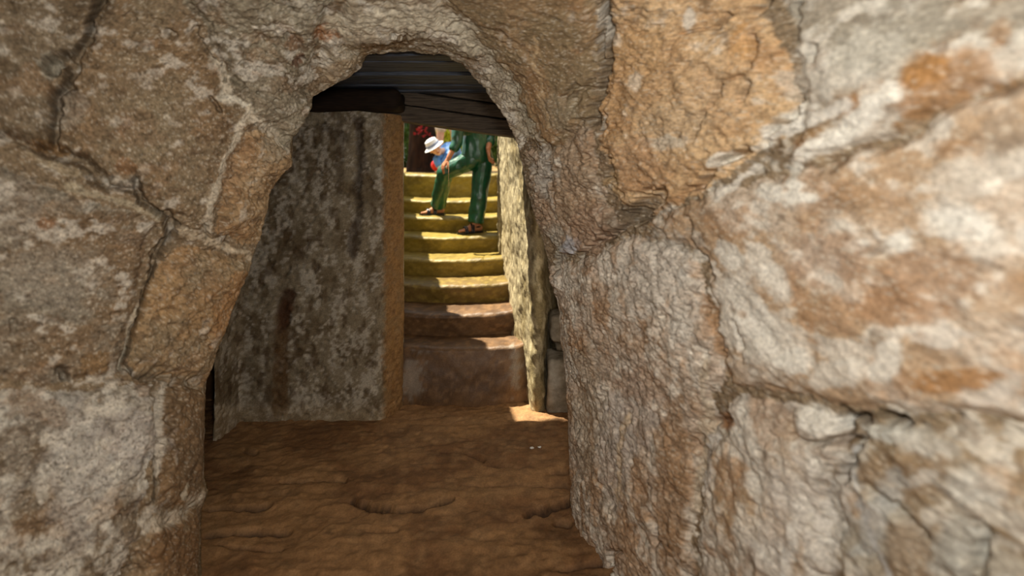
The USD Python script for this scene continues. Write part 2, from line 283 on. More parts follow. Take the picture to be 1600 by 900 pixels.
# stains and lime patches with a shape of their own
BL = [(1480,120,150,50,-.35,ORA,.7),(1455,110,45,32,-.6,(170,115,35),.95),(1340,165,26,14,-.6,ORA,.9),(1390,60,120,60,-.3,(150,142,126),.6),(1350,100,90,45,-.4,(190,184,172),.6),(1270,130,50,40,0,(205,196,184),.5),
 (1330,200,110,18,-.55,WHI,.95),(1230,190,60,16,-.7,WHI,.95),(1390,150,40,18,-.3,WHI,.9),(1250,305,38,16,.1,WHI,.95),(1242,280,14,30,0,WHI,.9),(1210,300,25,14,0,WHI,.9),(1130,250,22,14,-.7,WHI,.8),(1205,200,20,34,-.9,OCH,.6),
 (1404,292,12,10,0,WHI,.95),(1352,383,18,11,0,WHI,.95),(1415,378,20,20,-.8,WHI,.95),(1312,352,20,12,0,(205,195,180),.8),(1505,345,70,34,.2,(205,200,192),.85),(1550,360,24,20,0,WHI,.9),(1510,280,60,40,0,(190,176,160),.8),
 (1505,425,14,10,0,WHI,.8),(1310,412,10,12,0,WHI,.9),(1250,380,14,18,0,(196,180,158),.7),(1460,440,90,50,.1,(164,122,80),.75),(1300,400,70,50,0,(168,126,88),.6),(1400,320,70,50,0,(176,140,100),.55),(1580,230,50,50,0,(150,132,112),.5),
 (1180,480,70,26,1.0,WHI,.8),(1210,420,60,20,.9,WHI,.7),(1150,400,30,16,.6,WHI,.85),(1030,430,50,70,.3,(196,190,182),.65),(1075,480,22,60,.1,(200,194,186),.6),(1200,520,80,40,.2,WHI,.75),(1255,560,28,20,.2,WHI,.9),(1330,580,60,24,-.2,WHI,.65),
 (1400,560,24,46,.4,WHI,.8),(1480,520,50,16,.1,(205,196,186),.7),(1560,600,50,30,-.3,(200,190,180),.6),(1420,480,80,40,.1,(166,122,78),.8),(1505,590,70,18,-.15,(160,110,48),.95),(1340,470,40,60,.9,(176,130,84),.5),(1270,490,16,60,-.35,(178,132,82),.8),
 (1120,520,10,70,-.3,(176,130,80),.8),(1280,655,36,20,.1,WHI,.85),(1400,675,60,14,.1,(205,204,196),.9),(1460,690,60,22,.2,(190,182,170),.7),(1130,660,22,14,.1,(150,98,44),.9),(1150,730,24,60,0,(180,138,92),.7),(1110,720,14,60,0,(208,202,198),.7),(1160,690,24,26,0,WHI,.7),
 (1060,760,22,160,0,(160,120,76),.8),(970,700,30,90,0,(196,184,176),.6),(1000,640,40,60,0,(190,180,176),.5),(925,640,24,120,0,(172,150,122),.5),(1010,600,40,30,.2,(172,128,86),.5),(1420,740,90,40,-.1,(154,122,82),.7),(1300,820,30,110,.3,(200,196,192),.6),
 (1240,800,40,120,.2,(202,194,188),.5),(1440,860,50,60,0,(140,108,70),.6),(1540,760,60,40,.2,(190,186,178),.6),(1500,850,40,60,.2,(172,172,166),.6),(1380,800,22,80,.5,(176,176,174),.7),(1240,690,16,40,0,(184,150,112),.5),(1460,740,30,12,-.4,(206,198,188),.7),
 (1080,30,10,22,-.1,(214,204,190),.8),(1000,80,50,40,0,(206,158,92),.6),(1165,75,22,45,.2,(200,146,70),.8),(1130,140,60,60,-.5,(206,166,116),.6),(960,160,24,60,.1,(200,150,84),.6),(1060,190,60,30,0,(190,158,116),.6),(1045,220,40,14,0,(200,196,184),.5),(1000,260,40,50,0,(186,140,90),.7),
 (900,300,34,90,0,(172,140,104),.6),(850,270,14,40,0,(186,180,172),.7),(890,385,14,14,0,(176,180,196),.9),(870,380,10,40,0,(190,184,170),.6),(960,285,14,16,0,(196,158,100),.8),(1000,285,22,20,0,(190,140,82),.6),(975,340,50,16,-.4,(110,92,70),.7),(920,360,30,40,0,(166,130,100),.7),
 (510,50,20,16,.5,(160,102,44),.85),(460,65,20,14,-.8,(132,92,56),.7),(465,92,8,12,.6,(110,64,32),.8),(470,15,40,26,0,(156,146,124),.5),(590,66,60,12,-.05,(142,112,70),.95),(560,85,12,20,.3,(142,112,70),.95),(700,75,40,8,.25,(166,150,120),.5),(690,30,60,16,.3,(196,186,166),.6),
 (545,75,24,16,-.5,(190,176,150),.6),(440,200,26,60,.3,(170,158,134),.5),(410,150,26,40,.4,(160,148,124),.4),(520,110,34,12,-.7,(170,140,100),.6),(865,60,40,90,.1,(142,118,78),.6),(850,150,20,80,-.25,(168,124,70),.6),(880,170,30,30,0,(148,134,106),.6),
 (75,350,18,14,0,(152,104,56),.9),(30,330,40,50,0,(150,138,124),.5),(80,430,80,50,0,(160,148,132),.5),(190,140,60,60,0,(140,116,84),.4),(215,200,40,30,.3,(146,104,62),.6),(250,180,60,80,.2,(150,132,100),.4),(110,170,30,30,0,(150,138,124),.5),(82,105,14,22,0,(164,154,134),.8),(150,10,30,60,0,(112,92,66),.6),
 (195,260,20,16,.6,(158,110,60),.7),(70,230,40,12,.35,(140,100,44),.8),(90,262,60,8,.35,(170,150,116),.7),(150,570,26,20,0,(150,114,64),.8),(40,560,60,16,-.2,(134,112,84),.6),(200,680,60,40,0,(178,170,168),.5),(30,700,40,60,.6,(122,102,78),.7),(120,740,50,120,0,(182,176,172),.5),(60,640,50,20,.3,(150,120,90),.6),
 (270,860,40,50,0,(136,96,50),.6),(355,470,24,60,.5,(184,130,62),.7),(370,260,24,60,.4,(160,112,58),.4),(225,610,20,14,0,(130,96,60),.6),(20,160,30,40,0,(120,98,70),.5)]
STK = [([(330,90),(365,150),(388,175),(372,215),(345,290),(322,358)],8,(206,192,170)),([(345,145),(380,165)],10,(214,206,190)),([(275,360),(320,372),(388,400)],6,(196,176,146)),([(386,175),(425,205),(450,235)],6,(200,186,164)),([(262,595),(254,690),(246,740)],6,(200,190,176)),
 ([(318,770),(290,800),(240,822)],10,(196,180,158)),([(110,292),(200,320),(245,345)],6,(176,160,130)),([(212,480),(190,580)],4,(190,176,152)),([(285,780),(288,760)],4,(206,192,168)),([(520,40),(600,20),(680,30),(760,80),(800,140),(830,210)],14,(190,178,154)),([(835,50),(850,120),(862,190)],4,(190,158,110)),
 ([(1180,260),(1120,310)],6,(214,206,196)),([(1200,215),(1330,165)],12,(214,208,200)),([(1110,560),(1085,800)],5,(196,176,150)),([(985,640),(975,780)],5,(204,176,140)),([(930,440),(945,600)],4,(200,180,160)),([(1120,415),(1165,540)],6,(206,196,184)),([(1330,700),(1370,850),(1400,900)],7,(178,176,176)),([(1250,820),(1240,900)],9,(210,204,198))]
su, sw = SU[vis], SW[vis]; sub = colr[vis]
for (u, v, ru, rv, an, c, k) in BL:
    du, dv = su-u, sw-v; cc, ss = math.cos(an), math.sin(an)
    r = np.hypot((du*cc+dv*ss)/ru, (-du*ss+dv*cc)/rv)+(nC[vis]-.5)*1.1+(nB[vis]-.5)*.7
    m = ((1-sm(.72, 1.12, r))*k)[:, None]; sub = sub*(1-m)+lin(c)*m
for pts, hw, c in STK:
    m = ((1-sm(.5, 1.2, seg_dist(su, sw, pts)/(hw*(.4+1.2*nC[vis]))))*.85)[:, None]; sub = sub*(1-m)+lin(c)*m
colr[vis] = sub
sp = FB(pw*120, 2, 68); over(sm(.62, .72, sp)*.45, (206,196,178)); over(sm(.40, .30, sp)*.5*fine_, (84,66,46))
gm = colr.mean(1, keepdims=True); colr = gm+(colr-gm)*.72
colr *= (1+(nD-.5)*.60*fine_)[:, None]*(1+(nC-.5)*.40*fine_)[:, None]
colr *= np.array([.99, 1.0, .95])
colr = np.clip(colr, .01, .9)
# split into walls and stones
colF = np.repeat(np.arange(NR-1), NC-1); _ = colF
fl = np.where((L[Fc[:, 0]] == L[Fc[:, 1]]) & (L[Fc[:, 1]] == L[Fc[:, 2]]), L[Fc[:, 0]], 0)
fci = ci[Fc[:, 0] % NC]; frow = Fc[:, 0]//NC
zone = np.where(fci < 17.2, 'left', np.where(fci < 36.3, 'ceiling', 'right'))
walls = {'left': thing('wall_left', 'left tunnel wall of large tan and grey stone blocks with pale mortar', kind='structure'),
         'ceiling': thing('ceiling', 'rough stone vault over the tunnel opening', kind='structure'),
         'right': thing('wall_right', 'right tunnel wall of orange and white mottled boulders', kind='structure')}
def emit(name, sel, parent, label=None):
    ids, inv = np.unique(Fc[sel].ravel(), return_inverse=True)
    p = put(name, (V2[ids], inv.reshape(-1, 3)), M_rock, parent, col=colr[ids], normals=VN[ids])
    if label: tag(p, label)
for z, w in walls.items(): emit('mortar', (fl == 0) & (zone == z), w)
for s, st in enumerate(ST):
    if (fl == s+1).sum() > 10: emit('stone', fl == s+1, walls[st[1]], st[7])

# ------------------------------------------------------------------ floor of tunnel and chamber
fx = np.linspace(-2.5, 1.9, 400); fy = np.linspace(-1.9, 4.6, 560)
X, Y = np.meshgrid(fx, fy); P = np.stack([X, Y, 0*X], -1).reshape(-1, 3)
fu, fv = project(P)
n1 = FB(P*[1.1, 3.2, 1]*1.6, 4, 71)-.5; n2 = FB(P*[1.3, 5, 1]*5, 3, 72)-.5; n3 = FB(P*22, 3, 73)-.5
fz = n1*.045+n2*.022+n3*.012+(FB(P*60, 2, 70)-.5)*.007-.010*np.abs(2*FB(P*[1.6, 6, 1]*2.2+3, 3, 69)-1)
wob = (FB(P*9, 3, 74)-.5)*26
CRF = [([(548,780),(575,790),(600,796),(650,793),(705,784)],6.5,.06),([(600,796),(660,796)],5,.03),([(825,800),(860,795),(900,784)],8,.06),([(690,705),(720,706),(755,717)],4,.02),([(760,724),(800,724)],4,.015),([(320,795),(420,790)],5,.03),([(320,835),(400,826),(450,828)],6,.03),([(340,850),(440,855)],4,.02),
 ([(720,755),(800,755),(892,757)],5,.022),([(570,673),(630,672)],3,.015),([(440,750),(540,752)],4,.02),([(860,735),(892,732)],5,.02),([(380,705),(400,708)],4,.02),([(870,815),(890,818)],5,.03),([(560,825),(620,828)],5,.012),([(880,890),(960,880)],6,.03)]
fr = np.zeros(len(P))
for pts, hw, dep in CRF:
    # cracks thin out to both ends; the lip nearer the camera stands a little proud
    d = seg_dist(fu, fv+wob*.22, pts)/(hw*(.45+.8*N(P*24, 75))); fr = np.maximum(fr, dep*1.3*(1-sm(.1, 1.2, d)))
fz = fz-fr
fz += np.where(fv > 845, 0, 0) + .04*sm(.25, .55, X.ravel()-(.31+.386*(2.75-Y.ravel()))+.35)*(Y.ravel() < 2.9)
P[:, 2] = fz
fa = FB(P*[1, 1.5, 1]*2.4+7, 4, 76); fb = FB(P*14+5, 4, 77); fcn = FB(P*40, 2, 78)
fc = lin((148,112,74))*(1-sm(.4, .6, fa)[:, None]) + lin((122,88,56))*sm(.4, .6, fa)[:, None]
m = (sm(.5, .7, fb)*.4)[:, None]; fc = fc*(1-m)+lin((158,124,86))*m
m = (sm(.55, .7, FB(P*[2.5, 4, 1]*4+9, 3, 79))*.3)[:, None]; fc = fc*(1-m)+lin((92,68,46))*m
crack_shade = sm(.006, .04, fr)*.8; fc = fc*(1-crack_shade[:, None])+lin((44,30,20))*crack_shade[:, None]   # shade under the crack lips, painted into the floor colour
fc *= (.62+.76*fcn)[:, None]
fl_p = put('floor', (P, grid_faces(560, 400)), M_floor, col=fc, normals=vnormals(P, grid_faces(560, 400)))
tag(fl_p, 'packed brown earth floor with low ridges and cracks', kind='structure')

# ------------------------------------------------------------------ generic rough sheet along a plan path
def sheet(path, zb, zt, nz, res, amp, tint, seed, inward=1, freq=1.0, extra=None):
    p = np.array(path, float); s = np.concatenate([[0], np.cumsum(np.hypot(*np.diff(p, axis=0).T))]); n = max(int(s[-1]/res), 8)
    q = np.linspace(0, s[-1], n); xy = np.stack([np.interp(q, s, p[:, 0]), np.interp(q, s, p[:, 1])], 1)
    xy = ndimage.gaussian_filter1d(xy, 1.5, axis=0, mode='nearest')
    zb = np.interp(q, s, zb) if np.ndim(zb) else np.full(n, zb); zt = np.interp(q, s, zt) if np.ndim(zt) else np.full(n, zt)
    t = np.linspace(0, 1, nz)[:, None]
    v = np.stack([np.broadcast_to(xy[:, 0], (nz, n)), np.broadcast_to(xy[:, 1], (nz, n)), zb+(zt-zb)*t], -1).reshape(-1, 3)
    f = grid_faces(nz, n)
    nn = vnormals(v, f)*inward
    if inward < 0: f = f[:, ::-1]
    h = (FB(v*3*freq, 3, seed)-.5)*amp*2+(FB(v*14*freq, 4, seed+1)-.5)*amp*1.1+(FB(v*50*freq, 2, seed+2)-.5)*amp*.4
    u, w = project(v)
    if extra is not None: h = h+extra(u, w, v)
    v2 = v+nn*h[:, None]
    return v2, f, vnormals(v2, f), tint(u, w, v)
def mixc(c, m, d): return c*(1-m[:, None])+lin(d)*m[:, None]

# plaster wall at the back, left of the stair
def plaster_tint(u, w, v):
    a = FB(v*6, 4, 81); b = FB(v*[18, 18, 7], 4, 82); d = FB(v*45, 3, 83)
    c = np.tile(lin((138,126,104)), (len(v), 1))
    c = mixc(c, sm(.45, .62, a)*.7, (100,84,60)); c = mixc(c, sm(.48, .60, b*.6+d*.4)*.8, (184,176,160)); c = mixc(c, sm(.56, .66, FB(v*[24, 24, 10]+4, 3, 84))*.7, (84,66,44))
    uu = u+(a-.5)*24+(d-.5)*8; ww = w+(b-.5)*30
    c = mixc(c, (1-sm(.6, 1.2, seg_dist(uu, ww, [(440,480),(438,640)])/14))*.75, (96,70,40))
    c = mixc(c, (1-sm(.5, 1.2, seg_dist(uu, ww, [(448,462),(440,505)])/14))*.8, (76,46,26))
    c = mixc(c, (1-sm(.5, 1.2, seg_dist(uu, ww, [(562,190),(560,330),(552,400)])/9))*.7, (58,44,32))
    c = mixc(c, (1-sm(.5, 1.2, seg_dist(uu, ww, [(530,180),(532,300)])/6))*.5, (70,56,42))
    c = mixc(c, (1-sm(.5, 1.2, seg_dist(uu, ww, [(500,195),(540,215)])/8))*.5, (60,48,38))
    strip = sm(596, 606, u+(d-.5)*14+(b-.5)*10)*(v[:, 1] < 4.05)
    c = mixc(c, strip*.85, (160,122,76)); c = mixc(c, strip*sm(.52, .62, d)*.7, (112,82,52)); c = mixc(c, strip*sm(.52, .6, a)*.5, (140,116,84))
    c = mixc(c, (1-sm(.5, 1.3, (660-ww)/26))*(u < 600)*.35, (176,156,124))
    return np.clip(c*(.8+.4*d)[:, None], .01, .85)
def plaster_rel(u, w, v):
    d = FB(v*20, 2, 85)
    h = -.022*(1-sm(.6, 1.2, seg_dist(u+(d-.5)*20, w, [(446,465),(440,500)])/12)) - .02*(1-sm(.4, 1.2, seg_dist(u+(d-.5)*12, w, [(560,195),(558,320)])/6))
    h -= .012*sm(.66, .76, N(v*[40, 40, 30], 86))
    return h + .02*sm(.15, 0, v[:, 2])*0
wb = sheet([(-2.42,4.40),(-1.975,3.47),(-1.955,3.51),(-1.935,3.74),(-.955,3.77),(-.92,3.79),(-.835,3.96),(-.83,4.02),(-.95,4.6)], -.05, [2.30]*4+[2.20]*4+[2.2], 200, .011, .009, plaster_tint, 80, -1, extra=plaster_rel)
if wb[2][np.argmin(np.abs(wb[0]-[-1.4,3.75,1]).sum(1))][1] > 0:
    wb = sheet([(-2.42,4.40),(-1.975,3.47),(-1.955,3.51),(-1.935,3.74),(-.955,3.77),(-.92,3.79),(-.835,3.96),(-.83,4.02),(-.95,4.6)], -.05, [2.30]*4+[2.20]*4+[2.2], 200, .011, .009, plaster_tint, 80, 1, extra=plaster_rel)
tag(put('wall_back', wb[:2], M_plaster, col=wb[3], normals=wb[2]), 'stained grey plaster wall left of the stairs', kind='structure')

# rounded rough box
def rbox(lo, hi, n, r, amp=0., freq=8., seed=0, stretch=(1, 1, 1)):
    lo, hi = np.array(lo, float), np.array(hi, float)
    b = trimesh.creation.box(hi-lo)
    vs, fs, k = [], [], 0
    for ax in range(3):
        a, c = (ax+1) % 3, (ax+2) % 3
        for side in (0, 1):
            ta, tc = np.linspace(0, 1, n[a]+1), np.linspace(0, 1, n[c]+1)
            A, C_ = np.meshgrid(ta, tc, indexing='ij'); q = np.zeros((A.size, 3)); q[:, a] = A.ravel(); q[:, c] = C_.ravel(); q[:, ax] = side
            f = grid_faces(n[a]+1, n[c]+1, flip=(side == 1))
            vs.append(q); fs.append(f+k); k += len(q)
    v = lo+np.vstack(vs)*(hi-lo); f = np.vstack(fs)[:, ::-1]
    m = trimesh.Trimesh(v, f, process=True, merge_norm=True, merge_tex=True); v = m.vertices.copy()
    inner = np.clip(v, lo+r, hi-r); d = v-inner; l = np.linalg.norm(d, axis=1, keepdims=True); v = inner+r*d/np.maximum(l, 1e-9)
    if amp:
        nn = d/np.maximum(l, 1e-9); v = v+nn*((FB(v*np.array(stretch)*freq, 4, seed)-.5)*2*amp)[:, None]
    m = trimesh.Trimesh(v, m.faces, process=False)
    if m.volume < 0: m.invert()
    return m

# plank roof of the chamber
roof = thing('plank_ceiling', 'dark blue grey planks roofing the chamber behind the arch', kind='structure')
y0, k = 2.62, 0
while y0 < 4.0:
    wd = .16+.05*rng.random(); z0 = 2.425-.045*(y0-2.62)+.008*rng.standard_normal()
    b = rbox((-2.3, y0, z0), (1.15, y0+wd-.012, z0+.05), (60, 8, 3), .012, .007, 7, 90+k, (.5, 5, 5))
    b.apply_transform(trimesh.transformations.rotation_matrix(.008*rng.standard_normal(), (0, 0, 1), (-.4, y0, z0)))
    put('plank', b, M_board, roof); y0 += wd; k += 1
# lintel of three boards over the stair
lt = thing('wooden_lintel', 'dark weathered wooden lintel of stacked boards above the stair opening', 'lintel', loc=(-.2, 4.08, 2.05))
rot = -math.atan2(.101, .72)
for j, (za, zb_) in enumerate([(0, .125), (.13, .235), (.24, .34)]):
    b = rbox((-.78, -.11+.012*j, za), (.95, .13, zb_), (70, 6, 6), .014, .008, 8, 120+j, (.5, 4, 7))
    b.apply_transform(trimesh.transformations.rotation_matrix(-rot, (0, 1, 0))); b.apply_translation((-.2, 4.08, 2.065))
    put('board', b, M_lintel, lt)
# log over the plaster wall
bm = rbox((-2.25, 3.70, 2.21), (-.80, 3.98, 2.37), (60, 10, 8), .05, .018, 6, 130, (.6, 2, 2))
tag(put('roof_log', bm, M_beam), 'dark brown log lying on top of the plaster wall', 'log')

# ------------------------------------------------------------------ stair
NZ = [(4.12,.431),(4.36,.619),(4.667,.784),(5.0,.946),(5.333,1.109),(5.667,1.269),(6.0,1.424),(6.45,1.70)]
def xr(Y): return np.interp(Y, [3.9, 4, 4.33, 4.67, 5, 5.33, 6.5, 8], [.14, .12, .02, -.03, -.09, -.14, -.165, -.17])
def xl(Y): return np.interp(Y, [3.9, 4.2, 6.5, 8], [-.92, -1.0, -1.42, -1.5])
stairs = thing('stairs', 'worn earthen stairway climbing from the chamber to daylight', 'stairs', loc=(-.4, 4.0, 0))
for k, (yn, zt) in enumerate(NZ):
    zb_ = NZ[k-1][1]-.03 if k else -.06
    last = k == len(NZ)-1
    yb = NZ[k+1][0]+.03 if not last else yn+.6
    x0, x1 = xl(yn)-.03, xr(yn)+.04
    nx = 90; tx = np.linspace(0, 1, nx); xs = x0+(x1-x0)*tx
    bow = .055*(1-(2*tx-1)**2)+(.02 if k else .03); sag = .018*(1-(2*tx-1)**2)
    # profile: riser from below, rounded nosing, tread
    R = .035; pr = [(0.03 if k else -.06, zb_)]+[(0.03*(1-t) if k else -.10*(1-t)+.04*(1-t)**4, zb_+(zt-R-zb_)*t) for t in np.linspace(.06, 1, 18)]
    pr += [(R-R*math.cos(a), zt-R+R*math.sin(a)) for a in np.linspace(.2, math.pi/2, 7)]+[(R+(yb-yn-R)*t, zt) for t in np.linspace(.08, 1, 14)]
    pr = np.array(pr)
    v = np.zeros((len(pr), nx, 3)); v[..., 0] = xs; v[..., 1] = yn+pr[:, :1]-bow*(pr[:, :1] < .2)*np.clip(1-pr[:, :1]/.2, 0, 1); v[..., 2] = pr[:, 1:]-sag*np.clip((pr[:, 1:]-zb_)/(zt-zb_), 0, 1)
    if k == 0: v[..., 1] += .12*np.clip(np.abs(2*tx-1)-.86, 0, 1)**1*np.ones((len(pr), 1))*4*.25
    v = v.reshape(-1, 3); f = grid_faces(len(pr), nx)
    nn = vnormals(v, f)
    if nn[nx*8+nx//2][1] > 0: f = f[:, ::-1]; nn = -nn
    v = v+nn*((FB(v*7, 3, 140+k)-.5)*.022+(FB(v*30, 3, 150+k)-.5)*.010)[:, None]
    a = FB(v*6+k, 4, 160); d = FB(v*26, 4, 161)
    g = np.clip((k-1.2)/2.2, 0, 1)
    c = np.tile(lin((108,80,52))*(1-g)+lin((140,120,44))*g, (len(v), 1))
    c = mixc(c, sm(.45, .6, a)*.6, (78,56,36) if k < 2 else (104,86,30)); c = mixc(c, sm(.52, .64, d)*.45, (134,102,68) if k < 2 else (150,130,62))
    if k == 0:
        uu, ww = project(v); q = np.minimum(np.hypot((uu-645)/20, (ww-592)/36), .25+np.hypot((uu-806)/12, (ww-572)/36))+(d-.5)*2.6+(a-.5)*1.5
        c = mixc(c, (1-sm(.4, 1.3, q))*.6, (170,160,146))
    c = c*(.75+.5*d)[:, None]
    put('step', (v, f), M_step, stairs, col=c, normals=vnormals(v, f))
# walls of the stairwell
def well_tint(u, w, v):
    a = FB(v*[9, 9, 2.5], 4, 171); b = FB(v*[30, 30, 9], 4, 172); d = FB(v*50, 2, 173)
    c = np.tile(lin((166,152,120)), (len(v), 1)); c = mixc(c, sm(.45, .58, a)*.7, (128,112,74)); c = mixc(c, sm(.52, .62, b)*.6, (206,192,156)); c = mixc(c, sm(.56, .66, FB(v*[40, 40, 12]+3, 3, 174))*.7, (86,72,44))
    return np.clip(c*(.78+.44*d)[:, None], .01, .85)
pth = [(.62,4.75),(.36,4.45),(.255,4.02),(.235,3.90),(.19,3.86),(.145,3.90),(.125,4.0)]+[(float(xr(y)), y) for y in (4.33,4.67,5,5.33,6,6.5,7.0)]
wz = [2.3]*len(pth); wz[-2:] = [2.28, 2.2]
def orient(pth, *a, want, **k):
    s = sheet(pth, *a, **k)
    j = np.argmin(np.abs(s[0]-want[0]).sum(1))
    return s if s[2][j] @ np.array(want[1]) > 0 else sheet(pth, *a, inward=-1, **k)
s = orient(pth, -.05, wz, 150, .014, .028, well_tint, 170, want=((0,4.4,1), (-1,0,0)))
tag(put('wall_stair_right', s[:2], M_plaster, col=s[3], normals=s[2]), 'rough sunlit cream earth wall right of the stairs', kind='structure')
s = orient([(-.86,4.0),(-.95,4.2)]+[(float(xl(y))-.02, y) for y in (4.6,5,5.5,6,6.5,6.9)], -.05, 1.98, 60, .04, .03, well_tint, 180, want=((-1.15,5.2,1), (1,0,0)))
tag(put('wall_stair_left', s[:2], M_plaster, col=s[3], normals=s[2]), 'earth wall left of the stairs', kind='structure')
# chamber's right side: dark recess with a few grey stones
def earth_tint(u, w, v):
    d = FB(v*12, 4, 191); return np.clip(lin((92,70,48))*(.6+.8*d)[:, None], .01, .8)
s = orient([(.95,2.75),(1.0,3.6),(.95,4.5),(.55,4.8)], -.05, 2.5, 40, .05, .03, earth_tint, 190, want=((1.0,3.5,1), (-1,0,0)))
wr = thing('wall_recess', 'dark earth recess between stair and tunnel wall', kind='structure')
put('earth_face', s[:2], M_plaster, wr, col=s[3], normals=s[2])
M_gstone = mat_noise('grey_stone', (96,88,74), (176,168,154), 9, 0.9, .6, spec=.15)
for (x0, y_, z0, x1, y1, z1, sd) in [(.262,3.86,-.03,.52,4.15,.385,1),(.285,3.90,.50,.50,4.12,.70,2),(.33,4.0,.39,.62,4.2,.49,3)]:
    put('stone', rbox((x0,y_,z0),(x1,y1,z1),(14,14,16),.04,.02,7,200+sd), M_gstone, wr)

# ------------------------------------------------------------------ earth over and around, and the ground outside
body = Manifold.cube((9, 7.35, 4.0), False).translate((-4.8, -3.1, -.6))
hollow = Manifold.cube((5.6, 6.4, 3.2), False).translate((-3.2, -2.3, -.2))
gate = Manifold.cube((1.45, 1.2, 2.25), False).translate((-1.02, 3.9, 0))
tag(put('earth_mound', body-hollow-gate, M_earth, smooth=30), 'earth mound over the tunnel', kind='structure')
M_ground = mat_noise('outer_ground', (120,92,58), (176,146,100), 4, .95, .4, spec=.1)
def ground_piece(x0, x1, ya, yb):
    n, m_ = 30, 30
    A, B = np.meshgrid(np.linspace(x0, x1, n), np.linspace(ya, yb, m_)); v = np.stack([A, B, 1.70+0*A], -1).reshape(-1, 3); v[:, 2] += (FB(v*1.3, 3, 210)-.5)*.04-.02
    return v, grid_faces(m_, n)
gp = [ground_piece(-30, 30, 6.75, 40), ground_piece(-30, -1.46, 4.2, 6.75), ground_piece(.16, 30, 4.4, 6.75)]
vv = np.vstack([g[0] for g in gp]); ff = np.vstack([gp[0][1], gp[1][1]+900, gp[2][1]+1800])
tag(put('ground', (vv, ff), M_ground, smooth=True), 'bare ground outside at the top of the stairs', kind='structure')

# ------------------------------------------------------------------ people
OP = manifold3d.OpType
def sph(p, r, n=18): return Manifold.sphere(float(r), n).translate(tuple(map(float, p)))
def hull(*ps): return Manifold.batch_hull([sph(p, r) for p, r in ps])
def chain(*ps): return [hull(a, b) for a, b in zip(ps[:-1], ps[1:])]
def blob(parts, edge=.014, it=8):
    m = Manifold.batch_boolean(parts, OP.Add).refine_to_length(edge).to_mesh()
    t = trimesh.Trimesh(m.vert_properties[:, :3], m.tri_verts, process=True)
    trimesh.smoothing.filter_taubin(t, iterations=it); return t
def mani(t): return Manifold(manifold3d.Mesh(np.asarray(t.vertices, np.float32), np.asarray(t.faces, np.uint32)))
def unit(a): a = np.asarray(a, float); return a/np.linalg.norm(a)
def frame(fwd, up):
    f = unit(fwd); u = unit(np.asarray(up)-f*np.dot(up, f)); return np.stack([np.cross(f, u), f, u], 1)    # columns: right, forward, up
def hand(wr, d, pn, side, s=1.0):
    """palm, four unequal bent fingers and a thumb; d to the fingertips, pn out of the palm"""
    R = frame(d, -np.asarray(pn, float)); P = lambda x, y, z: wr+R@(np.array([x*side, y, z])*s)
    parts = [hull((P(0, -.02, 0), .021*s), (P(0, .02, 0), .022*s)), hull((P(.026, .075, 0), .012*s), (P(-.026, .072, 0), .012*s), (P(0, .015, 0), .02*s), (P(.02, .03, -.004), .017*s))]
    for k, (x, l) in enumerate([(.030, .068), (.010, .078), (-.010, .073), (-.029, .057)]):
        y = .082-.004*abs(k-1); c = .35+.06*k
        a = P(x, y, 0); b = P(x*1.08, y+l*.45*math.cos(c*.5), -l*.45*math.sin(c*.5)); e = P(x*1.1, y+l*.45+l*.5*math.cos(c*1.7), -l*.3-l*.5*math.sin(c*1.7))
        parts += chain((a, .0088*s), (b, .0082*s), (e, .0072*s))
    parts += chain((P(.022, .02, -.006), .013*s), (P(.052, .048, -.014), .0098*s), (P(.058, .080, -.022), .0085*s))
    return blob(parts, .006, 3)
def foot(ank, toe, z, s=1.0):
    d = unit((toe-ank)*[1, 1, 0]); n = np.array([-d[1], d[0], 0]); P = lambda f, r, h: np.array([ank[0], ank[1], z])+d*f*s+n*r*s+np.array([0, 0, h*s])
    parts = [hull((ank, .034*s), (P(-.045, 0, .034), .032*s), (P(.05, 0, .05), .030*s)), hull((P(-.045, 0, .032), .030*s), (P(.05, 0, .045), .030*s), (P(.125, .024, .022), .020*s), (P(.115, -.026, .02), .019*s))]
    for k, (r, l) in enumerate([(.032, .185), (.014, .183), (-.002, .175), (-.018, .166), (-.032, .155)]):
        parts += [hull((P(.12, r*.9, .018), .013*s), (P(l, r, .013), (.012 if k == 0 else .0095)*s))]
    return blob(parts, .008, 4), P
def head(c, fwd, up, s=1.0):
    R = frame(fwd, up); P = lambda x, y, z: c+R@(np.array([x, y, z])*s)
    skull = [hull((P(0, -.02, .035), .078*s), (P(0, .02, .03), .074*s), (P(0, -.01, -.01), .07*s)), hull((P(0, .025, .02), .066*s), (P(.025, .045, -.05), .028*s), (P(-.025, .045, -.05), .028*s), (P(0, .062, -.085), .022*s)),
             hull((P(0, .088, .012), .008*s), (P(0, .108, -.026), .011*s), (P(0, .092, -.032), .012*s)), hull((P(.03, .074, .026), .014*s), (P(-.03, .074, .026), .014*s)), hull((P(0, .088, -.055), .009*s), (P(.016, .082, -.055), .007*s), (P(-.016, .082, -.055), .007*s))]
    for sx in (-1, 1): skull += [hull((P(.078*sx, -.005, .012), .012*s), (P(.080*sx, -.002, -.02), .009*s)), hull((P(.034*sx, .064, -.022), .026*s), (P(.036*sx, .05, -.03), .026*s))]
    return blob(skull, .009, 5), P
M_skin = mat_noise('skin', (176,112,76), (206,142,100), 12, .5, .05, spec=.4)
M_skin_pale = mat_noise('pale_skin', (214,160,130), (236,188,158), 12, .5, .05, spec=.4)
M_hair = mat_noise('black_hair', (12,10,10), (30,26,24), 60, .45, .3, (1, 1, .2))
M_eye = mat_noise('eye', (20,14,10), (36,24,16), 20, .2, 0)
M_lip = mat_noise('lip', (150,70,60), (170,84,70), 20, .5, .05)
def cloth(name, c0, c1, spec=.4, rough=.55): return mat_noise(name, c0, c1, 14, rough, .25, spec=spec, dist=.006)
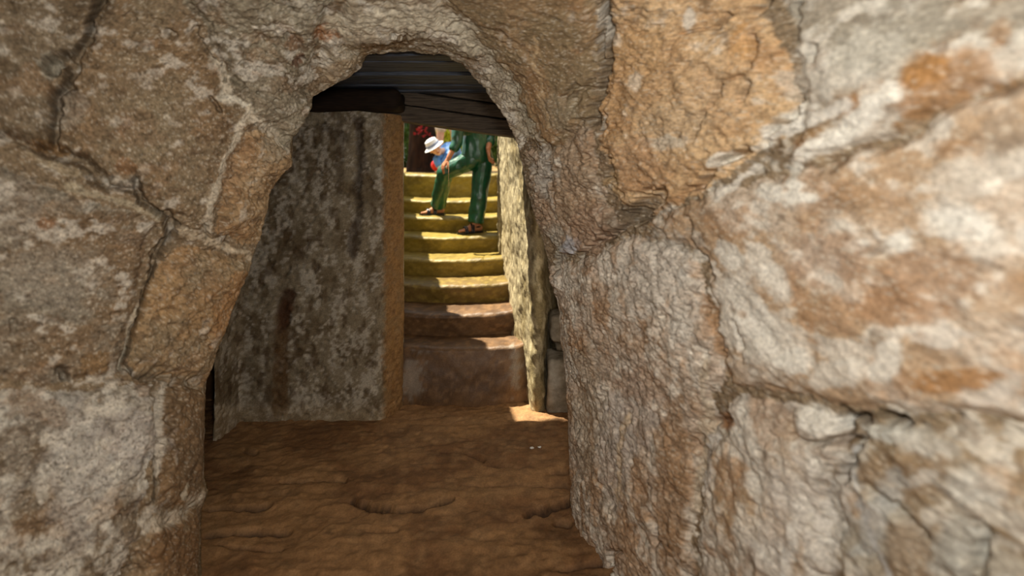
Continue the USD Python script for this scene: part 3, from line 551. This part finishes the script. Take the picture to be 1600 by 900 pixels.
M_green = cloth('green_cloth', (0,58,36), (8,98,66), .9, .36); M_black = mat_noise('black_leather', (12,11,12), (34,32,34), 30, .3, .1, spec=.7)
M_blue = cloth('blue_cloth', (20,110,190), (120,160,205)); M_greyblue = cloth('grey_blue_cloth', (120,130,160), (160,170,195)); M_red = cloth('red_cloth', (210,20,14), (240,50,36)); M_beige = cloth('beige_cloth', (206,190,170), (230,218,200)); M_yel = cloth('yellow_cloth', (196,176,70), (224,206,110))
M_hat = cloth('white_hat_cloth', (222,216,210), (244,240,236))
def fold(t, amp, seed, stretch=(9, 9, 3.5)):
    v = t.vertices.copy(); n = t.vertex_normals
    h = (1-np.abs(2*FB(v*np.array(stretch), 3, seed)-1)-.6)*amp
    t.vertices = v+n*h[:, None]; return t
def cut(t, p, n):
    """keep the side of the plane that n points to"""
    return mani(t).trim_by_plane(tuple(map(float, unit(n))), float(np.dot(unit(n), p)))
def figure(name, label, base, J, mats, group=None, sleeve=.5, leg=1.0, s=1.0, hat=False, sandals=False, handdir=None, cuffwide=.07):
    root = thing(name, label, 'person', group, loc=base)
    A = {k: np.array(v, float) for k, v in J.items()}
    up = unit(A['neck']-A['pelvis']); acr = unit(A['shL']-A['shR'])
    hd, HP = head(A['head'], A['look'], A['headup'], s)
    parts = [hull((A['pelvis'], .10*s), (A['hipL'], .075*s), (A['hipR'], .075*s), (A['pelvis']+up*.10*s, .095*s)), hull((A['pelvis']+up*.08*s, .095*s), (A['chest']+acr*.05*s, .098*s), (A['chest']-acr*.05*s, .098*s)),
             hull((A['chest'], .10*s), (A['shL'], .05*s), (A['shR'], .05*s), (A['neck'], .05*s)), hull((A['neck'], .05*s), (A['head']-unit(A['headup'])*.04*s, .048*s))]
    feet = []
    for q in 'LR':
        parts += chain((A['sh'+q], .048*s), (A['el'+q], .036*s), (A['wr'+q], .025*s)) + chain((A['hip'+q], .078*s), (A['kn'+q], .052*s)) + chain((A['kn'+q], .05*s), (A['kn'+q]*.65+A['an'+q]*.35, .05*s), (A['an'+q], .034*s))
    bodies = [mani(blob(parts, .016, 8)), mani(hd)]
    for q in 'LR':
        ft, FP = foot(A['an'+q], A['toe'+q], A['an'+q][2]-.085*s, s); bodies.append(mani(ft)); feet.append((q, FP))
        sd = 1 if q == 'L' else -1
        d = unit(A['wr'+q]-A['el'+q]) if handdir is None or q not in handdir else unit(handdir[q][0]); pn = -acr*sd if handdir is None or q not in handdir else handdir[q][1]
        bodies.append(mani(hand(A['wr'+q]+d*.02*s, d, pn, sd, .95*s)))
    put('body', Manifold.batch_boolean(bodies, OP.Add), mats['skin'], root, smooth=60)
    for sx in (-1, 1): put('eye', blob([hull((HP(.031*sx-.008, .079, .010), .006*s), (HP(.031*sx+.008, .079, .010), .006*s))], .004, 2), M_eye, root)
    put('mouth', blob([hull((HP(-.02, .088, -.056), .005*s), (HP(0, .096, -.054), .006*s), (HP(.02, .088, -.056), .005*s))], .004, 2), M_lip, root)
    hr = Manifold.batch_hull([sph(HP(0, -.024, .042), .084*s), sph(HP(0, .014, .048), .074*s), sph(HP(0, -.045, -.02), .062*s)]) - Manifold.batch_hull([sph(HP(0, .10, -.10), .07*s), sph(HP(0, .11, .01), .06*s), sph(HP(0, .2, 0), .1*s)])
    put('hair', hr.refine_to_length(.015), M_hair, root, smooth=60)
    # shirt: torso and sleeves
    sh = [hull((A['pelvis']+up*.0*s, .125*s), (A['hipL']+up*.02, .10*s), (A['hipR']+up*.02, .10*s), (A['chest'], .125*s)), hull((A['chest']+acr*.05*s, .115*s), (A['chest']-acr*.05*s, .115*s), (A['shL'], .062*s), (A['shR'], .062*s), (A['neck']-up*.03*s, .055*s))]
    for q in 'LR':
        e = A['el'+q]+(A['wr'+q]-A['el'+q])*sleeve
        sh += chain((A['sh'+q], .064*s), (A['el'+q], .052*s), (e, .050*s))
    st_ = fold(blob(sh, .012, 6), .026*s, 301); m = mani(st_)
    if not m.is_empty() and m.num_tri() > 0:
        m = m - hull((A['neck']+up*.03*s, .05*s), (A['neck']+up*.2*s, .06*s))
        m = m.trim_by_plane(tuple(unit(up)), float(np.dot(unit(up), A['pelvis']-up*.055*s))) if up[2] > .6 else m
        put('shirt', m, mats['shirt'], root, smooth=60)
    tr = [hull((A['pelvis'], .115*s), (A['hipL'], .098*s), (A['hipR'], .098*s), (A['pelvis']+up*.07*s, .105*s))]; cuts = []
    for q in 'LR':
        if leg >= 1: tr += chain((A['hip'+q], .104*s), (A['kn'+q], .082*s), (A['an'+q], cuffwide*s))
        else: tr += chain((A['hip'+q], .104*s), (A['hip'+q]+(A['kn'+q]-A['hip'+q])*leg, .09*s))
    m = mani(fold(blob(tr, .014, 6), .024*s, 311, (8, 8, 5)))
    for q in 'LR':
        if leg >= 1:
            ax = unit(A['an'+q]-A['kn'+q]); m = m - Manifold.cube((.4, .4, .3), True).translate((0, 0, .15)).transform(np.c_[frame(np.cross(ax, [.3, .5, .1]), ax)[:, [0, 1, 2]], A['an'+q]-ax*.012*s])
    put('trousers', m, mats['trousers'], root, smooth=60)
    if sandals:
        for q, FP in feet:
            so = Manifold.batch_hull([Manifold.cylinder(.018, r*s, r*s, 20).translate(tuple(FP(f, c, -.016))) for f, c, r in [(-.05, 0, .038), (.05, .002, .040), (.12, .0, .050), (.17, .012, .038)]])
            sp_ = put('sandal', so, M_black, root)
            for f0, w_, hh in [(.10, .054, .052), (.03, .048, .082)]:
                arcp = [FP(f0, math.cos(a)*w_, math.sin(a)*hh) for a in np.linspace(0, math.pi, 9)]
                put('strap', blob([x for x in chain(*[(p, .009*s) for p in arcp])] + [x for x in chain(*[(p+ (FP(.02,0,0)-FP(0,0,0)), .009*s) for p in arcp])], .008, 2), M_black, sp_)
            arcp = [FP(-.055*math.sin(a), math.cos(a)*.042, .05) for a in np.linspace(0, math.pi, 7)]
            put('strap', blob(chain(*[(p, .008*s) for p in arcp]), .008, 2), M_black, sp_)
    if hat:
        R = frame(A['look'], A['headup']); prof = np.array([(.0, .135), (.05, .132), (.082, .115), (.094, .07), (.098, .035), (.120, .024), (.146, .010), (.149, .006), (.145, .003), (.12, .016), (.098, .025), (.088, .03), (.08, .10), (.0, .125)])*s
        t = trimesh.creation.revolve(prof, sections=40); t.vertices = t.vertices@R.T*[1, 1, 1] + (HP(0, -.005, .022)); trimesh.repair.fix_normals(t)
        ht = put('hat', t, M_hat, root)
        band = trimesh.creation.revolve(np.array([(.0985, .036), (.1015, .036), (.099, .062), (.096, .062), (.0985, .036)])*s, sections=40); band.vertices = band.vertices@R.T + HP(0, -.005, .022); put('hat_band', band, M_greyblue, ht)
    return root
# guide in green on the stairs
z4, z5 = 1.109-.012, 1.269-.012
P1 = dict(pelvis=at(746, 243, 5.56), hipR=at(737, 250, 5.54), hipL=at(755, 251, 5.60), chest=(-.385, 5.54, 2.20), neck=(-.40, 5.50, 2.40), head=(-.46, 5.44, 2.535), look=(-.75, -.6, -.35), headup=(-.25, -.15, 1),
  shR=(-.545, 5.42, 2.345), shL=(-.255, 5.60, 2.345), elR=at(714, 222, 5.40), wrR=at(701, 247, 5.36), elL=(-.235, 5.58, 2.09), wrL=(-.245, 5.42, 1.98),
  knL=at(749, 306, 5.52), anL=np.array([at(743, 345, 5.52)[0], 5.52, z4+.10]), toeL=np.array([at(706, 360, 5.44)[0], 5.42, z4]),
  knR=at(696, 268, 5.56), anR=np.array([at(684, 320, 5.80)[0], 5.80, z5+.10]), toeR=np.array([at(655, 330, 5.74)[0], 5.72, z5]))
figure('person', 'person in green shirt and trousers on the stairs, one hand resting on the raised knee', (-.4, 5.5, z4), P1,
  dict(skin=M_skin, shirt=M_green, trousers=M_green), sleeve=.35, sandals=True, handdir={'R': ((-.5, -.1, -.75), (.5, .5, -.6)), 'L': ((.1, -.3, -.9), (1, .2, 0))}, cuffwide=.082)
# person bending at the top of the stairs
g = 1.70
P2 = dict(pelvis=at(709, 243, 7.35), hipR=at(703, 247, 7.28), hipL=at(715, 247, 7.38), chest=at(702, 236, 7.05), neck=at(692, 237, 6.93), head=at(680, 232, 6.80), look=(.30, -.94, -.14), headup=(-.55, -.05, .83),
  shR=at(689, 243, 6.93), shL=at(707, 236, 6.93), elR=at(683, 250, 6.85), wrR=at(688, 260, 6.80), elL=at(702, 243, 6.85), wrL=at(693, 258, 6.78),
  knR=at(683, 258, 6.98), anR=np.array([at(690, 262, 7.35)[0], 7.35, g+.09]), toeR=np.array([at(690, 262, 7.5)[0], 7.55, g]),
  knL=at(698, 260, 7.0), anL=np.array([at(708, 262, 7.35)[0], 7.40, g+.09]), toeL=np.array([at(708, 262, 7.5)[0], 7.6, g]))
figure('person', 'person in white brimmed hat and blue shirt bending down at the stair top', (-1.0, 7.0, g), P2, dict(skin=M_skin_pale, shirt=M_blue, trousers=M_red), sleeve=.7, hat=True, s=.92)
# person standing behind, seen by a bare leg
X3 = at(687, 208, 8.3)[0]
P3 = dict(pelvis=(X3+.12, 8.36, g+.86), hipR=(X3+.02, 8.34, g+.82), hipL=(X3+.22, 8.38, g+.82), chest=(X3+.12, 8.36, g+1.16), neck=(X3+.12, 8.36, g+1.37), head=(X3+.12, 8.33, g+1.50), look=(0, -1, -.2), headup=(0, -.1, 1),
  shR=(X3-.06, 8.36, g+1.32), shL=(X3+.30, 8.36, g+1.32), elR=(X3-.12, 8.38, g+1.05), wrR=(X3-.09, 8.28, g+.84), elL=(X3+.36, 8.38, g+1.05), wrL=(X3+.34, 8.28, g+.84),
  knR=(X3, 8.32, g+.45), anR=(X3, 8.38, g+.09), toeR=(X3-.03, 8.2, g), knL=(X3+.23, 8.34, g+.45), anL=(X3+.24, 8.4, g+.09), toeL=(X3+.27, 8.2, g))
figure('person', 'person with bare legs standing furthest back behind the white hat', (X3+.12, 8.36, g), P3, dict(skin=M_skin_pale, shirt=M_yel, trousers=M_beige), sleeve=.1, leg=.4)

# ------------------------------------------------------------------ outside: tree, shrubs, flowers
M_bark = mat_noise('dark_bark', (16,10,6), (52,34,22), 14, .95, .9, (1, 1, .25), .1, .03)
def leaf_mat(name, a, b):
    return usdkit.material(stage, '/World/Looks/'+name, {'g': ('geometry', {}), 'c': ('rgb_ramp', {'ramp': [(0, tuple(lin(a))), (1, tuple(lin(b)))]}), 'p': ('principled_bsdf', {'roughness': .5}),
      't': ('translucent_bsdf', {}), 'm': ('mix_closure', {'fac': .35})}, [('g.random_per_island', 'c.fac'), ('c.color', 'p.base_color'), ('c.color', 't.color'), ('p.BSDF', 'm.closure1'), ('t.BSDF', 'm.closure2')], surface='m.closure')
M_leafy = leaf_mat('bright_leaf', (170,180,30), (240,236,90)); M_leafd = leaf_mat('green_leaf', (50,84,24), (120,140,50)); M_petal = leaf_mat('red_petal', (150,12,8), (225,60,44))
def leaves(c, r, n, size, seed):
    g_ = np.random.default_rng(seed); d = g_.normal(size=(n, 3)); d /= np.linalg.norm(d, axis=1, keepdims=True)
    p = np.array(c)+d*np.array(r)*(g_.random((n, 1))**.35); a = g_.normal(size=(n, 3)); a /= np.linalg.norm(a, axis=1, keepdims=True); b = np.cross(a, d+.3*g_.normal(size=(n, 3))); b /= np.linalg.norm(b, axis=1, keepdims=True); c_ = np.cross(a, b)
    L_ = size*(.6+.8*g_.random((n, 1)))
    v = np.stack([p-a*L_, p+b*L_*.4+c_*L_*.12, p+a*L_, p-b*L_*.4+c_*L_*.12], 1).reshape(-1, 3); k = np.arange(n)*4
    return v, np.vstack([np.stack([k, k+1, k+2], 1), np.stack([k, k+2, k+3], 1)])
def trunk(p0, p1, ra, rb, seed):
    n, m_ = 24, 40; t = np.linspace(0, 1, m_)[:, None]; a = np.linspace(0, 2*math.pi, n+1)[None, :]
    c = np.array(p0)+(np.array(p1)-p0)*t[..., None]; r = ra+(rb-ra)*t+.10*np.exp(-t*18)
    v = np.broadcast_to(c, (m_, n+1, 3)).copy(); v[..., 0] += r*np.cos(a); v[..., 1] += r*np.sin(a); v = v.reshape(-1, 3)
    ax = unit(np.array(p1)-p0); rel = v-np.array(p0); rad = rel-np.outer(rel@ax, ax); v += unit(ax)*0 + rad*((FB(v*[7, 7, 2], 3, seed)-.5)*.45)[:, None]
    m = trimesh.Trimesh(v, grid_faces(m_, n+1), process=True); trimesh.repair.fix_normals(m); return m
TX = -1.30
tr_ = thing('tree', 'tree with dark bark trunk rising behind the top step', 'tree', loc=(TX, 7.75, g))
put('trunk', trunk((TX, 7.75, g-.1), (TX-.1, 7.9, g+3.2), .20, .13, 401), M_bark, tr_)
for q, e in enumerate([(-1.0, .3, 1.0), (.7, .6, 1.2), (-.2, .9, 1.3)]):
    put('branch', trunk((TX-.1, 7.9, g+3.0), (TX-.1+e[0], 7.9+e[1], g+3.0+e[2]), .08, .03, 410+q), M_bark, tr_)
tag(put('foliage', leaves((TX-.9, 8.9, g+4.7), (1.4, 1.2, .9), 5000, .07, 402), M_leafd, tr_, smooth=False), kind='stuff')
for q, (u, Y_, rr, hh, mt, lb) in enumerate([(702, 10.5, .55, 1.0, M_leafy, 'yellow green shrub in sunlight behind the person in green'), (790, 12.2, .75, 1.2, M_leafd, 'green shrub behind the right side of the stairs'), (625, 12.6, .8, 1.4, M_leafd, 'green shrub behind the dark tree trunk')]):
    cx = at(u, 200, Y_)[0]; sb = thing('shrub', lb, 'shrub', loc=(cx, Y_, g))
    for w_ in range(4): put('stem', trunk((cx+.06*w_-.1, Y_, g-.05), (cx+(w_-1.5)*.3, Y_+.1*w_-.1, g+hh), .025, .01, 420+q*4+w_), M_bark, sb)
    tag(put('foliage', leaves((cx, Y_, g+hh*.75), (rr, rr*.8, hh*.8), 4500, .055, 430+q), mt, sb, smooth=False), kind='stuff')
hg = thing('hedge', 'long green hedge closing the view beyond the shrubs', 'hedge', loc=(0, 17, g))
tag(put('foliage', leaves((-1, 17, g+1.6), (9, 1.0, 2.2), 16000, .13, 440), M_leafd, hg, smooth=False), kind='stuff')
fo = at(661, 203, 7.28)
fl_ = thing('red_flowers', 'cluster of red flowers against the dark trunk above the white hat', 'flowers', loc=fo)
put('stem', Manifold.batch_boolean(chain((fo+[-.05, .15, .35], .006), (fo+[-.02, .05, .12], .006), (fo, .006), (fo+[.09, .02, -.10], .005)), OP.Add), M_bark, fl_)
g2 = np.random.default_rng(5)
spots = [(g2.normal(size=3)*[.06, .025, .045]) for _ in range(20)]+[np.array([.06, 0, -.05]), np.array([.09, 0, -.075]), np.array([.12, 0, -.10])]
for d in spots: put('blossom', leaves(fo+d, (.016, .016, .016), 10, .015, int(abs(d[0])*1e6) % 9999), M_petal, fl_, smooth=False)

# ------------------------------------------------------------------ two scraps on the chamber floor
M_scrap = mat_noise('white_scrap', (214,210,204), (240,238,234), 40, .35, .3, spec=.6)
for (u, v, r, lb) in [(831, 701, .011, 'tiny crumpled white scrap on the earth floor, the left one of two'), (843, 699, .010, 'tiny crumpled white scrap on the earth floor, the right one of two')]:
    Yq = EYE*F/(v-HZ); c = at(u, v, Yq); j = np.argmin(np.hypot(P[:, 0]-c[0], P[:, 1]-c[1])); c[2] = P[j, 2]+r*.45
    t = trimesh.creation.icosphere(3, r); t.vertices *= [1.1, .8, .6]; t.vertices += t.vertices*((FB(t.vertices*220+u, 2, 500)-.5)*1.1)[:, None]; t.apply_translation(c)
    tag(put('paper_scrap', t, M_scrap, smooth=20), lb, 'litter', 'white scraps on the floor')
